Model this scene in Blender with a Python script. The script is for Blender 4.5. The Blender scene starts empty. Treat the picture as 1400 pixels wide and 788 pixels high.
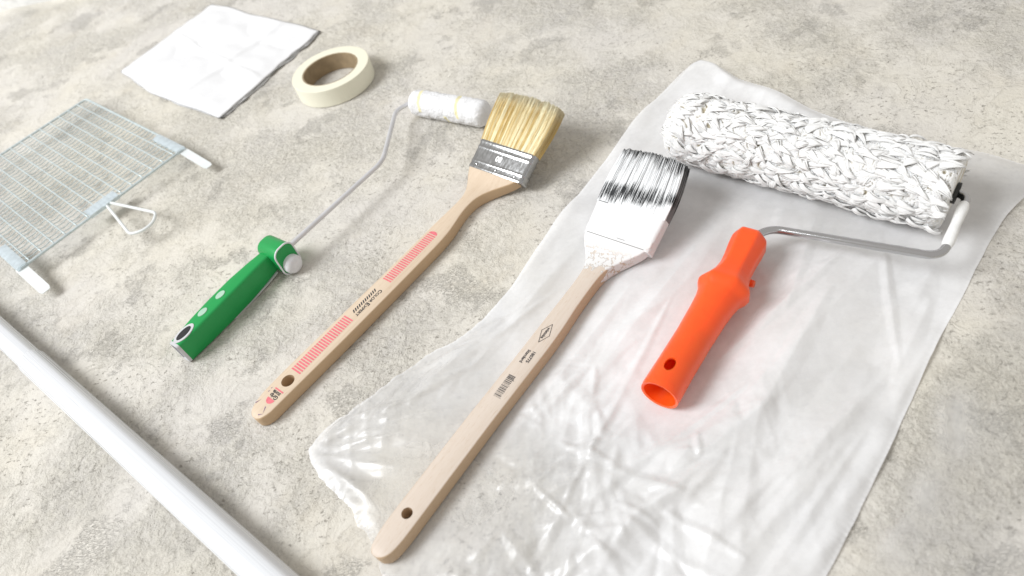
import bpy, bmesh, math, random
import numpy as np
from mathutils import Matrix, Vector

random.seed(7)
RNG = np.random.default_rng(7)
SC = bpy.context.scene
COL = SC.collection

# ------------------------------------------------------------------ camera
FPX, PITCH, ROLL, CAMH = 950.0, math.radians(47.456), math.radians(-18.347), 0.4872
cam = bpy.data.cameras.new('Camera')
cam_ob = bpy.data.objects.new('Camera', cam)
COL.objects.link(cam_ob)
cam.sensor_width = 36.0
cam.lens = 36.0 * FPX / 1400.0
cam.clip_start, cam.clip_end = 0.01, 50.0
cam_ob.matrix_world = (Matrix.Translation((0, 0, CAMH)) @ Matrix.Rotation(math.pi / 2 - PITCH, 4, 'X')
                       @ Matrix.Rotation(ROLL, 4, 'Z'))
cam.dof.use_dof = True
cam.dof.focus_distance = 0.65
cam.dof.aperture_fstop = 5.0
SC.camera = cam_ob

# ------------------------------------------------------------------ room light
world = bpy.data.worlds.new('World')
SC.world = world
world.use_nodes = True
bg = world.node_tree.nodes['Background']
bg.inputs['Color'].default_value = (1.0, 0.965, 0.915, 1)
bg.inputs['Strength'].default_value = 0.64

def area(name, loc, target, size, size_y, power, color):
    l = bpy.data.lights.new(name, 'AREA')
    l.shape = 'RECTANGLE'
    l.size, l.size_y, l.energy, l.color = size, size_y, power, color
    o = bpy.data.objects.new(name, l)
    COL.objects.link(o)
    o.location = loc
    o.rotation_euler = (Vector(target) - Vector(loc)).to_track_quat('-Z', 'Y').to_euler()
    return o
area('window_light', (-3.35, 0.42, 3.5), (0.0, 0.6, 0.0), 2.0, 2.0, 262, (0.95, 0.975, 1.0))

SC.view_settings.view_transform = 'Standard'
SC.view_settings.look = 'None'
SC.view_settings.exposure = -0.03
SC.view_settings.gamma = 1.0
SC.render.engine = 'CYCLES'

# ------------------------------------------------------------------ helpers
def at(px, py, z=0.0):
    """pixel of the photograph -> point on the horizontal plane at height z"""
    x, y = px - 700.0, -(py - 394.0)
    c, s = math.cos(ROLL), math.sin(ROLL)
    x, y = c * x - s * y, s * x + c * y
    cp, sp = math.cos(PITCH), math.sin(PITCH)
    r = np.array([x, FPX * cp + y * sp, -FPX * sp + y * cp])
    return np.array([0, 0, CAMH]) + r * ((CAMH - z) / -r[2])

_PT = {}
def _tables(seed):
    if seed not in _PT:
        r = np.random.default_rng(seed)
        perm = np.tile(r.permutation(256), 2)
        ang = r.random(256) * 2 * np.pi
        _PT[seed] = (perm, np.cos(ang), np.sin(ang), perm.tolist(), np.cos(ang).tolist(), np.sin(ang).tolist())
    return _PT[seed]

def pn(x, y, seed=0):
    _, _, _, perm, gx, gy = _tables(seed)
    xi, yi = math.floor(x), math.floor(y)
    xf, yf = x - xi, y - yi
    u = xf * xf * xf * (xf * (xf * 6 - 15) + 10); v = yf * yf * yf * (yf * (yf * 6 - 15) + 10)
    def g(ix, iy, dx, dy):
        h = perm[(perm[ix & 255] + iy) & 255]
        return gx[h] * dx + gy[h] * dy
    a = g(xi, yi, xf, yf); b = g(xi + 1, yi, xf - 1, yf)
    c = g(xi, yi + 1, xf, yf - 1); d = g(xi + 1, yi + 1, xf - 1, yf - 1)
    return ((a * (1 - u) + b * u) * (1 - v) + (c * (1 - u) + d * u) * v) * 1.5

def perlin(x, y, seed=0):
    perm, gx, gy = _tables(seed)[:3]
    xi, yi = np.floor(x).astype(int), np.floor(y).astype(int)
    xf, yf = x - xi, y - yi
    f = lambda t: t * t * t * (t * (t * 6 - 15) + 10)
    u, v = f(xf), f(yf)
    def g(ix, iy, dx, dy):
        h = perm[(perm[ix & 255] + iy) & 255]
        return gx[h] * dx + gy[h] * dy
    a = g(xi, yi, xf, yf); b = g(xi + 1, yi, xf - 1, yf)
    c = g(xi, yi + 1, xf, yf - 1); d = g(xi + 1, yi + 1, xf - 1, yf - 1)
    return ((a * (1 - u) + b * u) * (1 - v) + (c * (1 - u) + d * u) * v) * 1.5

def ridged(x, y, seed): return 1 - np.abs(perlin(x, y, seed)) * 2.2

def smooth(e0, e1, x):
    t = np.clip((x - e0) / (e1 - e0), 0, 1)
    return t * t * (3 - 2 * t)

def obj(name, verts, faces, material=None, parent=None, smooth_shade=True, attrs=None):
    me = bpy.data.meshes.new(name)
    me.from_pydata([tuple(map(float, v)) for v in verts], [], [tuple(map(int, f)) for f in faces])
    if smooth_shade is True:
        me.polygons.foreach_set('use_smooth', [True] * len(me.polygons))
    elif smooth_shade:
        me.polygons.foreach_set('use_smooth', [True] * len(me.polygons))
        me.set_sharp_from_angle(angle=math.radians(smooth_shade))
    if attrs:
        for k, vals in attrs.items():
            a = me.attributes.new(k, 'FLOAT', 'POINT')
            a.data.foreach_set('value', np.asarray(vals, dtype=np.float32))
    me.update()
    if material:
        me.materials.append(material)
    o = bpy.data.objects.new(name, me)
    COL.objects.link(o)
    if parent:
        o.parent = parent
    return o

def fix_normals(o):
    bm = bmesh.new(); bm.from_mesh(o.data)
    bmesh.ops.recalc_face_normals(bm, faces=bm.faces)
    bm.to_mesh(o.data); bm.free()
    return o

def thing(name, label, cat, loc=(0, 0, 0), rotz=0.0):
    o = bpy.data.objects.new(name, None)
    COL.objects.link(o)
    o.empty_display_size = 0.02
    o.location = tuple(float(v) for v in loc)
    o.rotation_euler = (0, 0, rotz)
    o['label'], o['category'] = label, cat
    return o

def tag(o, label, cat):
    o['label'], o['category'] = label, cat
    return o

def rings_mesh(rings, cap0=True, cap1=True, closed=True):
    """rings: list of equal-length point lists"""
    n = len(rings[0]); V = [p for r in rings for p in r]; F = []
    for i in range(len(rings) - 1):
        for j in range(n if closed else n - 1):
            k = (j + 1) % n
            F.append((i * n + j, i * n + k, (i + 1) * n + k, (i + 1) * n + j))
    if cap0: F.append(tuple(range(n - 1, -1, -1)))
    if cap1: F.append(tuple((len(rings) - 1) * n + j for j in range(n)))
    return V, F

def fillet(pts, rad, n=7):
    """polyline with rounded corners; rad a number or one per inner point"""
    pts = [np.array(p, float) for p in pts]
    out = [pts[0]]
    for i in range(1, len(pts) - 1):
        r = rad if not isinstance(rad, (list, tuple)) else rad[i - 1]
        a, b, c = pts[i - 1], pts[i], pts[i + 1]
        d0, d1 = a - b, c - b
        l0, l1 = np.linalg.norm(d0), np.linalg.norm(d1)
        t = min(r, l0 * .48, l1 * .48)
        p0, p1 = b + d0 / l0 * t, b + d1 / l1 * t
        for k in range(n + 1):
            s = k / n
            out.append((1 - s) ** 2 * p0 + 2 * s * (1 - s) * b + s * s * p1)
    out.append(pts[-1])
    return out

def tube_mesh(pts, rad, seg=12, closed=False, wob=None):
    pts = [np.array(p, float) for p in pts]
    n = len(pts); rings = []
    tang = []
    for i in range(n):
        if closed: t = pts[(i + 1) % n] - pts[i - 1]
        else: t = pts[min(i + 1, n - 1)] - pts[max(i - 1, 0)]
        tang.append(t / (np.linalg.norm(t) + 1e-12))
    ref = np.array([0, 0, 1.0]) if abs(tang[0][2]) < .9 else np.array([1.0, 0, 0])
    nrm = np.cross(tang[0], ref); nrm /= np.linalg.norm(nrm)
    for i in range(n):
        nrm = nrm - tang[i] * (nrm @ tang[i]); nrm /= np.linalg.norm(nrm)
        bi = np.cross(tang[i], nrm)
        r = rad if not callable(rad) else rad(i / (n - 1))
        rings.append([pts[i] + r * (math.cos(a) * nrm + math.sin(a) * bi) * (1 if wob is None else wob(a))
                      for a in [2 * math.pi * k / seg for k in range(seg)]])
    if closed:
        rings.append(rings[0])
        V, F = rings_mesh(rings, False, False)
        m = len(V) - seg
        F = [tuple(v % m if v >= m else v for v in f) for f in F]
        return V[:m], F
    return rings_mesh(rings)

def tube(name, pts, rad, material, parent=None, seg=12, closed=False, wob=None):
    V, F = tube_mesh(pts, rad, seg, closed, wob)
    return fix_normals(obj(name, V, F, material, parent, 50))

def rrect(w0, w1, z0, z1, r, n=4):
    """rounded rectangle points in (w, z)"""
    r = min(r, (w1 - w0) * .49, (z1 - z0) * .49)
    out = []
    for cx, cz, a0 in ((w1 - r, z1 - r, 0), (w0 + r, z1 - r, 90), (w0 + r, z0 + r, 180), (w1 - r, z0 + r, 270)):
        for k in range(n + 1):
            a = math.radians(a0 + 90 * k / n)
            out.append((cx + r * math.cos(a), cz + r * math.sin(a)))
    return out

def box_mesh(c, ax, ay, az):
    c, ax, ay, az = (np.array(v, float) for v in (c, ax, ay, az))
    V = [c + sx * ax + sy * ay + sz * az for sz in (-1, 1) for sy in (-1, 1) for sx in (-1, 1)]
    F = [(0, 2, 3, 1), (4, 5, 7, 6), (0, 1, 5, 4), (2, 6, 7, 3), (0, 4, 6, 2), (1, 3, 7, 5)]
    return V, F

def boolean_cut(o, cutter):
    m = o.modifiers.new('cut', 'BOOLEAN')
    m.operation = 'DIFFERENCE'; m.object = cutter; m.solver = 'EXACT'
    bpy.context.view_layer.update()
    dg = bpy.context.evaluated_depsgraph_get()
    me = bpy.data.meshes.new_from_object(o.evaluated_get(dg))
    o.modifiers.clear()
    old = o.data; o.data = me
    bpy.data.objects.remove(cutter)
    me.set_sharp_from_angle(angle=math.radians(40))
    return o

def text(name, s, size, origin, xdir, ydir, material, parent, align='CENTER', stretch=1.0):
    cu = bpy.data.curves.new(name, 'FONT')
    cu.body = s; cu.size = size; cu.align_x = align; cu.align_y = 'CENTER'
    cu.resolution_u = 3; cu.offset = size * .032
    t = bpy.data.objects.new(name, cu)
    COL.objects.link(t)
    bpy.context.view_layer.update()
    dg = bpy.context.evaluated_depsgraph_get()
    me = bpy.data.meshes.new_from_object(t.evaluated_get(dg))
    bpy.data.objects.remove(t)
    xd, yd = Vector(xdir).normalized(), Vector(ydir).normalized()
    zd = xd.cross(yd)
    M = Matrix((xd * stretch, yd, zd)).transposed().to_4x4()
    M.translation = Vector(origin)
    me.transform(M)
    me.materials.clear(); me.materials.append(material)
    me.name = name
    o = bpy.data.objects.new(name, me)
    COL.objects.link(o); o.parent = parent
    return o

# ------------------------------------------------------------------ material helpers
class NT:
    def __init__(self, name):
        self.m = bpy.data.materials.new(name); self.m.use_nodes = True
        self.t = self.m.node_tree; self.b = self.t.nodes['Principled BSDF']
        self.out = self.t.nodes['Material Output']
    def n(self, typ, **kw):
        nd = self.t.nodes.new(typ)
        for k, v in kw.items():
            if k.startswith('i_'):
                key = k[2:]
                nd.inputs[int(key) if key.isdigit() else key.replace('_', ' ')].default_value = v
            else: setattr(nd, k, v)
        return nd
    def l(self, a, b): self.t.links.new(a, b)
    def coord(self): 
        if not hasattr(self, '_c'): self._c = self.n('ShaderNodeTexCoord').outputs['Object']
        return self._c
    def mapping(self, scale=(1, 1, 1), rot=(0, 0, 0), loc=(0, 0, 0)):
        m = self.n('ShaderNodeMapping'); m.inputs['Scale'].default_value = scale
        m.inputs['Rotation'].default_value = rot; m.inputs['Location'].default_value = loc
        self.l(self.coord(), m.inputs['Vector']); return m.outputs[0]
    def noise(self, scale, detail=2, rough=.5, vec=None, dist=0.0):
        nd = self.n('ShaderNodeTexNoise'); nd.inputs['Scale'].default_value = scale
        nd.inputs['Detail'].default_value = detail; nd.inputs['Roughness'].default_value = rough
        nd.inputs['Distortion'].default_value = dist
        self.l(vec if vec is not None else self.coord(), nd.inputs['Vector']); return nd.outputs['Fac']
    def ramp(self, f, a, b, lo=0.0, hi=1.0):
        r = self.n('ShaderNodeMapRange'); r.interpolation_type = 'SMOOTHSTEP'
        r.inputs['From Min'].default_value = a; r.inputs['From Max'].default_value = b
        r.inputs['To Min'].default_value = lo; r.inputs['To Max'].default_value = hi
        self.l(f, r.inputs['Value']); return r.outputs['Result']
    def math(self, op, a, b=None):
        m = self.n('ShaderNodeMath'); m.operation = op
        for i, v in enumerate((a, b)):
            if v is None: continue
            if isinstance(v, (int, float)): m.inputs[i].default_value = v
            else: self.l(v, m.inputs[i])
        return m.outputs[0]
    def mix(self, f, a, b, blend='MIX'):
        m = self.n('ShaderNodeMix'); m.data_type = 'RGBA'; m.blend_type = blend
        for k, v in ((0, f), (6, a), (7, b)):
            if isinstance(v, (int, float)): m.inputs[k].default_value = v
            elif isinstance(v, tuple): m.inputs[k].default_value = (*v, 1) if len(v) == 3 else v
            else: self.l(v, m.inputs[k])
        return m.outputs[2]
    def attr(self, name):
        a = self.n('ShaderNodeAttribute'); a.attribute_name = name; return a.outputs['Fac']
    def sep(self):
        s = self.n('ShaderNodeSeparateXYZ'); self.l(self.coord(), s.inputs[0]); return s.outputs
    def bump(self, h, dist, strength=1.0):
        b = self.n('ShaderNodeBump'); b.inputs['Distance'].default_value = dist
        b.inputs['Strength'].default_value = strength
        self.l(h, b.inputs['Height']); self.l(b.outputs[0], self.b.inputs['Normal']); return b
    def set(self, **kw):
        for k, v in kw.items():
            inp = self.b.inputs[k.replace('_', ' ')]
            if isinstance(v, tuple): inp.default_value = (*v, 1) if len(v) == 3 and len(inp.default_value) == 4 else v
            elif isinstance(v, (int, float)): inp.default_value = v
            else: self.l(v, inp)
        return self

def plain(name, col, rough=.5, metal=0.0, var=0.06, scale=60, bump=0.0, bscale=300, **kw):
    m = NT(name)
    f = m.noise(scale, 4, .6)
    d = tuple(max(0, c * (1 - var * 2)) for c in col); u = tuple(min(1, c * (1 + var)) for c in col)
    m.set(Base_Color=m.mix(m.ramp(f, .3, .7), d, u), Roughness=rough, Metallic=metal, **kw)
    if bump: m.bump(m.noise(bscale, 3, .6), bump)
    return m.m

# ------------------------------------------------------------------ floor
def floor_material():
    m = NT('weathered_plaster_floor')
    warp = m.noise(3.0, 3, .5)
    broad = m.ramp(m.noise(3.6, 5, .6), .36, .64)
    patch = m.noise(24, 8, .68, dist=.6)
    island = m.ramp(patch, .47, .535)
    small = m.noise(85, 6, .65, dist=.4)
    isl2 = m.ramp(small, .38, .62)
    grain = m.noise(420, 4, .7)
    rough_zone = m.ramp(m.noise(6.5, 4, .6, vec=m.mapping(loc=(3, 1, 0))), .42, .58)
    # little pits and scrape marks, clustered
    pit = m.ramp(m.noise(210, 6, .72, vec=m.mapping(scale=(.75, 1.15, 1), rot=(0, 0, .35))), .355, .41, 1, 0)
    pit = m.math('MULTIPLY', pit, m.ramp(m.noise(11, 4, .6, vec=m.mapping(loc=(7, 2, 0))), .42, .60, .12, 1))
    # cloth weave printed into the plaster
    weave = m.ramp(m.noise(1.0, 3, .55, vec=m.mapping(scale=(230, 1300, 1), rot=(0, 0, math.radians(18)))), .50, .60)
    wmask = m.ramp(m.noise(13, 5, .62, vec=m.mapping(loc=(1.3, 5.1, 0))), .56, .63)
    weave = m.math('MULTIPLY', weave, wmask)
    crackv = m.n('ShaderNodeTexVoronoi'); crackv.feature = 'DISTANCE_TO_EDGE'
    crackv.inputs['Scale'].default_value = 4.5
    wv = m.n('ShaderNodeVectorMath'); wv.operation = 'ADD'
    nz = m.n('ShaderNodeTexNoise'); nz.inputs['Scale'].default_value = 14; nz.inputs['Detail'].default_value = 5
    m.l(m.coord(), nz.inputs['Vector'])
    sc = m.n('ShaderNodeVectorMath'); sc.operation = 'SCALE'; sc.inputs['Scale'].default_value = .16
    m.l(nz.outputs['Color'], sc.inputs[0]); m.l(m.coord(), wv.inputs[0]); m.l(sc.outputs[0], wv.inputs[1])
    m.l(wv.outputs[0], crackv.inputs['Vector'])
    crack = m.ramp(crackv.outputs['Distance'], .0, .012, 1, 0)
    crack = m.math('MULTIPLY', crack, m.ramp(m.noise(8, 3, .6, vec=m.mapping(loc=(9, 9, 0))), .56, .66))
    # colour
    c = m.mix(broad, (0.626, 0.598, 0.558), (0.665, 0.627, 0.544))
    c = m.mix(m.math('MULTIPLY', island, .22), c, (0.744, 0.715, 0.658))
    c = m.mix(m.math('MULTIPLY', m.math('MULTIPLY', isl2, rough_zone), .40), c, (0.733, 0.699, 0.613))
    tan = m.ramp(m.noise(9, 5, .65, vec=m.mapping(loc=(4, 8, 0))), .54, .70)
    c = m.mix(m.math('MULTIPLY', tan, .17), c, (0.587, 0.507, 0.379))
    cool = m.ramp(m.noise(13, 5, .65, vec=m.mapping(loc=(14, 3, 0))), .56, .70)
    c = m.mix(m.math('MULTIPLY', cool, .08), c, (0.496, 0.484, 0.474))
    c = m.mix(m.math('MULTIPLY', m.ramp(grain, .35, .65), .10), c, (0.475, 0.450, 0.411))
    c = m.mix(m.math('MULTIPLY', weave, .15), c, (0.293, 0.287, 0.286))
    c = m.mix(m.math('MULTIPLY', pit, .50), c, (0.316, 0.274, 0.211))
    c = m.mix(m.math('MULTIPLY', crack, .22), c, (0.338, 0.297, 0.243))
    grit = m.noise(250, 6, .74, vec=m.mapping(loc=(2, 6, 0)))
    gz = m.math('ADD', m.math('MULTIPLY', rough_zone, .55), .30)
    c = m.mix(m.math('MULTIPLY', m.math('MULTIPLY', m.ramp(grit, .50, .30), gz), .7), c, (0.377, 0.354, 0.299))
    c = m.mix(m.math('MULTIPLY', m.ramp(grit, .54, .72), gz), c, (0.734, 0.718, 0.642))
    m.set(Base_Color=c, Roughness=.78, Specular_IOR_Level=.35)
    crumb = m.ramp(m.noise(170, 5, .68, vec=m.mapping(scale=(.8, 1.15, 1), rot=(0, 0, .5)), dist=.0), .30, .70)
    rz = m.math('ADD', m.math('MULTIPLY', rough_zone, .85), .15)
    h = m.math('MULTIPLY', island, .16)
    h = m.math('ADD', h, m.math('MULTIPLY', patch, .60))
    h = m.math('ADD', h, m.math('MULTIPLY', m.math('MULTIPLY', isl2, rz), .62))
    h = m.math('ADD', h, m.math('MULTIPLY', m.math('MULTIPLY', crumb, rz), .52))
    h = m.math('ADD', h, m.math('MULTIPLY', grain, .22))
    h = m.math('ADD', h, m.math('MULTIPLY', m.math('MULTIPLY', grit, gz), 1.15))
    h = m.math('SUBTRACT', h, m.math('MULTIPLY', pit, .40))
    h = m.math('SUBTRACT', h, m.math('MULTIPLY', weave, .30))
    h = m.math('SUBTRACT', h, m.math('MULTIPLY', crack, .25))
    m.bump(h, .0021, .95)
    return m.m

fl = obj('floor', [(-2.2, -.6, 0), (2.2, -.6, 0), (2.2, 2.6, 0), (-2.2, 2.6, 0)], [(0, 1, 2, 3)], floor_material())
fl['kind'] = 'structure'

# white skirting at the far corner
a, b = at(0, 15), at(80, -1)
dv = (b - a) / np.linalg.norm(b - a); nv = np.array([-dv[1], dv[0], 0])
V, F = box_mesh(a + dv * .1 + nv * .008 + np.array([0, 0, .035]), dv * .9, nv * .008, (0, 0, .035))
sk = obj('skirting_board', V, F, plain('white_skirting_paint', (.80, .80, .79), .4), None, False)
sk['kind'] = 'structure'

# ------------------------------------------------------------------ shared materials
M_white_metal = plain('white_lacquered_metal', (.74, .77, .77), .32, 0, .03)
M_zinc = plain('zinc_plated_wire', (.58, .66, .675), .36, .25, .06, 200)
M_clip = plain('bright_zinc_sheet', (.72, .82, .88), .25, .55, .06, 150)
M_cream = plain('cream_crepe_paper', (.80, .77, .62), .62, 0, .03, 90, .0002, 900)
M_card = plain('brown_card_core', (.34, .255, .155), .8, 0, .08, 80)
M_ink = plain('black_print', (.035, .033, .035), .6, 0, .05)
M_pink = plain('pink_print', (.72, .17, .20), .6, 0, .06, 400)
M_purple = plain('violet_print', (.22, .13, .22), .6, 0, .06, 400)

def wood(name, top=(.70, .585, .465), dark=(.54, .405, .275), painted=False):
    m = NT(name)
    g = m.noise(1.0, 5, .6, vec=m.mapping(scale=(9, 260, 150)))
    fleck = m.ramp(m.noise(1.0, 2, .5, vec=m.mapping(scale=(130, 1500, 700))), .60, .70)
    big = m.noise(1.0, 3, .5, vec=m.mapping(scale=(5, 40, 40)))
    c = m.mix(m.ramp(g, .35, .72, 0, .40), top, dark)
    c = m.mix(m.ramp(big, .40, .75, 0, .28), c, dark)
    c = m.mix(m.math('MULTIPLY', fleck, .35), c, (.43, .29, .17))
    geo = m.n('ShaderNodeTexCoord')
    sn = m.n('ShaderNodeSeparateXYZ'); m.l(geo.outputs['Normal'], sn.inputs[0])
    cut = m.ramp(sn.outputs[2], .70, .90, 1, 0)      # darker, browner colour on faces that don't point up
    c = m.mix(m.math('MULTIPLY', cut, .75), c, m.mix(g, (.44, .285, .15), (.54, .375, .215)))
    rough = .55
    if painted:
        s = m.sep()
        n1 = m.noise(120, 5, .7)
        n2 = m.noise(30, 3, .6)
        p = m.math('ADD', s[0], m.math('MULTIPLY', m.math('SUBTRACT', n1, .5), .050))
        p = m.math('ADD', p, m.math('MULTIPLY', m.math('SUBTRACT', n2, .5), .035))
        mask = m.ramp(p, .3010, .3040)
        chips = m.ramp(m.math('ABSOLUTE', m.math('SUBTRACT', m.noise(110, 3, .6), .5)), .010, .030)
        clean = m.ramp(s[0], .318, .330)
        mask = m.math('MULTIPLY', mask, m.math('MAXIMUM', chips, clean))
        smear = m.ramp(p, .285, .33, 0, .35)
        c = m.mix(smear, c, (.76, .72, .67))
        c = m.mix(mask, c, (.72, .715, .71))
        h = m.math('ADD', m.math('MULTIPLY', mask, 1.0), m.math('MULTIPLY', n1, .5))
        m.bump(h, .0005, .8)
    else:
        m.bump(g, .00025, .5)
    m.set(Base_Color=c, Roughness=rough, Specular_IOR_Level=.35)
    return m.m

# ------------------------------------------------------------------ folded white cloth
def build_cloth():
    P = [at(p[0], p[1], .004) for p in ((167, 97), (292, 5), (440, 42), (303, 162))]
    o = P[3].copy(); o[2] = 0
    n = 64
    layers = []
    mat = plain('white_fleece', (.735, .735, .745), .9, 0, .012, 40, .0004, 500)
    V, F = [], []
    def layer(z0, amp, shrink, seed, thick):
        base = len(V)
        G = np.linspace(0, 1, n)
        S, T = np.meshgrid(G, G, indexing='ij')
        # gently curved edges
        e = shrink
        s2 = e + (1 - 2 * e) * S; t2 = e + (1 - 2 * e) * T
        ws = -.055 * np.sin(np.pi * T ** .8) * (1 - S) ** 2 + .022 * perlin(T * 4 + seed, S * 0 + 1.3, seed) * (1 + 0 * S) * np.abs(2 * S - 1)
        wt = .012 * perlin(S * 13, T * 0 + 3.3, seed + 2) * np.abs(2 * T - 1) + .026 * perlin(S * 4 + seed, T * 0 + 7.3, seed + 1) * np.abs(2 * T - 1)
        s2 = s2 + ws; t2 = t2 + wt
        X = ((1 - s2) * (1 - t2))[..., None] * P[0] + (s2 * (1 - t2))[..., None] * P[1] + (s2 * t2)[..., None] * P[2] + ((1 - s2) * t2)[..., None] * P[3]
        edge = np.minimum(np.minimum(S, 1 - S), np.minimum(T, 1 - T))
        round_ = np.sqrt(np.clip(1 - (1 - np.clip(edge / .018, 0, 1)) ** 2, 0, 1))
        bumpz = amp * (perlin(S * 3.1 + seed, T * 3.1, seed) + .5 * perlin(S * 7, T * 7 + seed, seed + 3))
        fold = amp * .7 * np.exp(-((T - .62 - .08 * S) / .016) ** 2) + amp * .6 * np.exp(-((S - .55 + .15 * T) / .014) ** 2)
        top = z0 + thick * (.35 + .65 * round_) + (bumpz + fold) * smooth(0, .1, edge)
        bot = z0 + thick * .35 * (1 - round_)
        for Z in (top, bot):
            Q = X.copy(); Q[..., 2] = Z
            V.extend(Q.reshape(-1, 3) - o)
        idx = np.arange(n * n).reshape(n, n) + base
        for i in range(n - 1):
            for j in range(n - 1):
                a_, b_, c_, d_ = idx[i, j], idx[i + 1, j], idx[i + 1, j + 1], idx[i, j + 1]
                F.append((a_, d_, c_, b_)); F.append((a_ + n * n, b_ + n * n, c_ + n * n, d_ + n * n))
        bd = list(idx[:, 0]) + list(idx[-1, 1:]) + list(idx[-2::-1, -1]) + list(idx[0, -2:0:-1])
        for i in range(len(bd)):
            a_, b_ = bd[i], bd[(i + 1) % len(bd)]
            F.append((a_, b_, b_ + n * n, a_ + n * n))
    layer(.0004, .0006, .012, 3, .0013)
    layer(.0018, .0008, .006, 8, .0013)
    layer(.0033, .0045, .0, 15, .0014)
    c = fix_normals(obj('folded_cloth', V, F, mat))
    c.location = o
    tag(c, 'folded white fleece cloth lying flat beside the masking tape', 'cloth')
build_cloth()

# ------------------------------------------------------------------ masking tape
def build_tape():
    t = thing('masking_tape', 'roll of cream masking tape lying flat on the floor', 'tape', (-.1441, .925, 0))
    R, ri, rc, h = .0560, .0405, .0387, .0255
    def ring(ro, r_in, z0, z1, bev, n=96):
        prof = [(ro - bev, z0), (ro, z0 + bev), (ro, z1 - bev), (ro - bev, z1), (r_in + bev, z1), (r_in, z1 - bev), (r_in, z0 + bev), (r_in + bev, z0)]
        rings = [[(p[0] * math.cos(a), p[0] * math.sin(a), p[1]) for p in prof] for a in [2 * math.pi * k / n for k in range(n)]]
        rings.append(rings[0])
        V, F = rings_mesh(rings, False, False)
        m = n * len(prof)
        return V[:m], [tuple(v % m for v in f) for f in F]
    V, F = ring(R, ri, .0006, h, .0005)
    m = NT('cream_tape_side')
    s = m.sep()
    rr = m.math('SQRT', m.math('ADD', m.math('POWER', s[0], 2.0), m.math('POWER', s[1], 2.0)))
    lay = m.n('ShaderNodeTexNoise'); lay.noise_dimensions = '1D'; lay.inputs['Scale'].default_value = 2600
    m.l(rr, lay.inputs['W'])
    m.set(Base_Color=m.mix(m.ramp(lay.outputs['Fac'], .3, .7), (.75, .72, .57), (.81, .79, .66)), Roughness=.6)
    m.bump(m.noise(700, 3, .6), .0002, .6)
    fix_normals(obj('tape', V, F, m.m, t, 40))
    V, F = ring(ri - .0001, rc, .0004, h - .0004, .0003)
    fix_normals(obj('core', V, F, M_card, t, 40))
build_tape()

# ------------------------------------------------------------------ paint scraper grid
def build_grid():
    zg = .020
    A, B, C = at(110, 141, zg), at(252, 203, zg), at(25, 370, zg)
    ex = (C - B); ly = np.linalg.norm(ex); ex /= ly
    ey = np.array([-ex[1], ex[0], 0])
    if (A - B) @ ey < 0: ey = -ey
    lx = .300
    root = thing('scraper_grid', 'zinc wire paint scraper grid with white hanging tabs and triangular wire loop', 'paint grid', (B[0], B[1], 0))
    Wp = lambda u, v, z=zg: ex * u + ey * v + np.array([0, 0, z])
    # frame: rounded rectangle
    pts = fillet([Wp(.05, 0), Wp(ly, 0), Wp(ly, lx), Wp(0, lx), Wp(0, 0), Wp(.0499, 0)], .006, 5)[:-1]
    tube('frame', pts, .0017, M_zinc, root, 10, closed=True)
    nst = 15
    me = None
    # straight bars, sharing one mesh
    V, F = tube_mesh([ey * (lx * k / 24) + np.array([0, 0, .0002 * math.sin(k * 1.7)]) for k in range(25)], .0009, 6)
    proto = obj('bar', V, F, M_zinc, root); proto.location = Wp(ly / nst, 0, zg + .0012)
    for i in range(2, nst):
        c = proto.copy(); COL.objects.link(c); c.parent = root
        c.location = Wp(ly * i / nst, 0, zg + .0012)
    # thin crimped cross wires
    ncw = 29
    V, F = tube_mesh([ex * (ly * k / 90) + np.array([0, 0, .0004 * math.cos(k * math.pi / 3)]) + ey * (.0006 * math.sin(k * math.pi / 3 + .5))
                      for k in range(91)], .00062, 5)
    proto = obj('cross_wire', V, F, M_zinc, root); proto.location = Wp(0, lx / (ncw + 1), zg + .0002)
    for i in range(2, ncw + 1):
        c = proto.copy(); COL.objects.link(c); c.parent = root
        c.location = Wp(0, lx * i / (ncw + 1), zg + .0002 + .0003 * math.sin(i * 2.3))
    # folded clip plates with crimps, along a direction
    def clip(p, d, n, L, wd):
        rings = []
        for k in range(40):
            s = L * k / 39
            lift = .00012 * math.sin(k * 1.15)
            rings.append([p + d * s + n * w_ + np.array([0, 0, z_ + lift]) for w_, z_ in
                          ((-wd, .0024), (-wd * .4, .0034), (wd * .4, .0034), (wd, .0024), (wd, -.0022), (-wd, -.0022))])
        V, F = rings_mesh(rings)
        return fix_normals(obj('clip', V, F, M_clip, root, 30))
    clip(Wp(.0052, -.001, zg), ey, ex, .066, .0062)
    clip(Wp(ly - .0055, -.001, zg), ey, -ex, .066, .0066)
    clip(Wp(.102, .0080, zg), ex, ey, .042, .0092)
    # flat white tabs
    def tab(u, wd):
        rings = []
        for k in range(13):
            s = k / 12
            w_ = wd * (1 if s < .95 else .72)
            z_ = zg - .001 - .007 * s
            c = Wp(u, .004 - .064 * s, z_)
            rings.append([c + ex * w_ + np.array([0, 0, .0004]), c - ex * w_ + np.array([0, 0, .0004]), c - ex * w_ - np.array([0, 0, .0004]), c + ex * w_ - np.array([0, 0, .0004])])
        V, F = rings_mesh(rings)
        fix_normals(obj('tab', V, F, M_white_metal, root, 30))
    tab(.0035, .0058); tab(ly - .004, .0066)
    # triangular loop
    o = np.array([B[0], B[1], 0])
    lp = [at(149.4, 277, zg), at(213.5, 291, zg), at(210, 304, zg), at(197, 315, zg), at(178, 321, zg), at(146, 281, zg)]
    lp = [p - o for p in lp]
    tube('hanging_loop', fillet([lp[0] * .5 + lp[5] * .5 + ey * .006] + lp + [lp[0] * .5 + lp[5] * .5 + ey * .0065], [.002, .007, .01, .012, .008, .002], 6),
         .0019, M_white_metal, root, 10)
build_grid()

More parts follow.
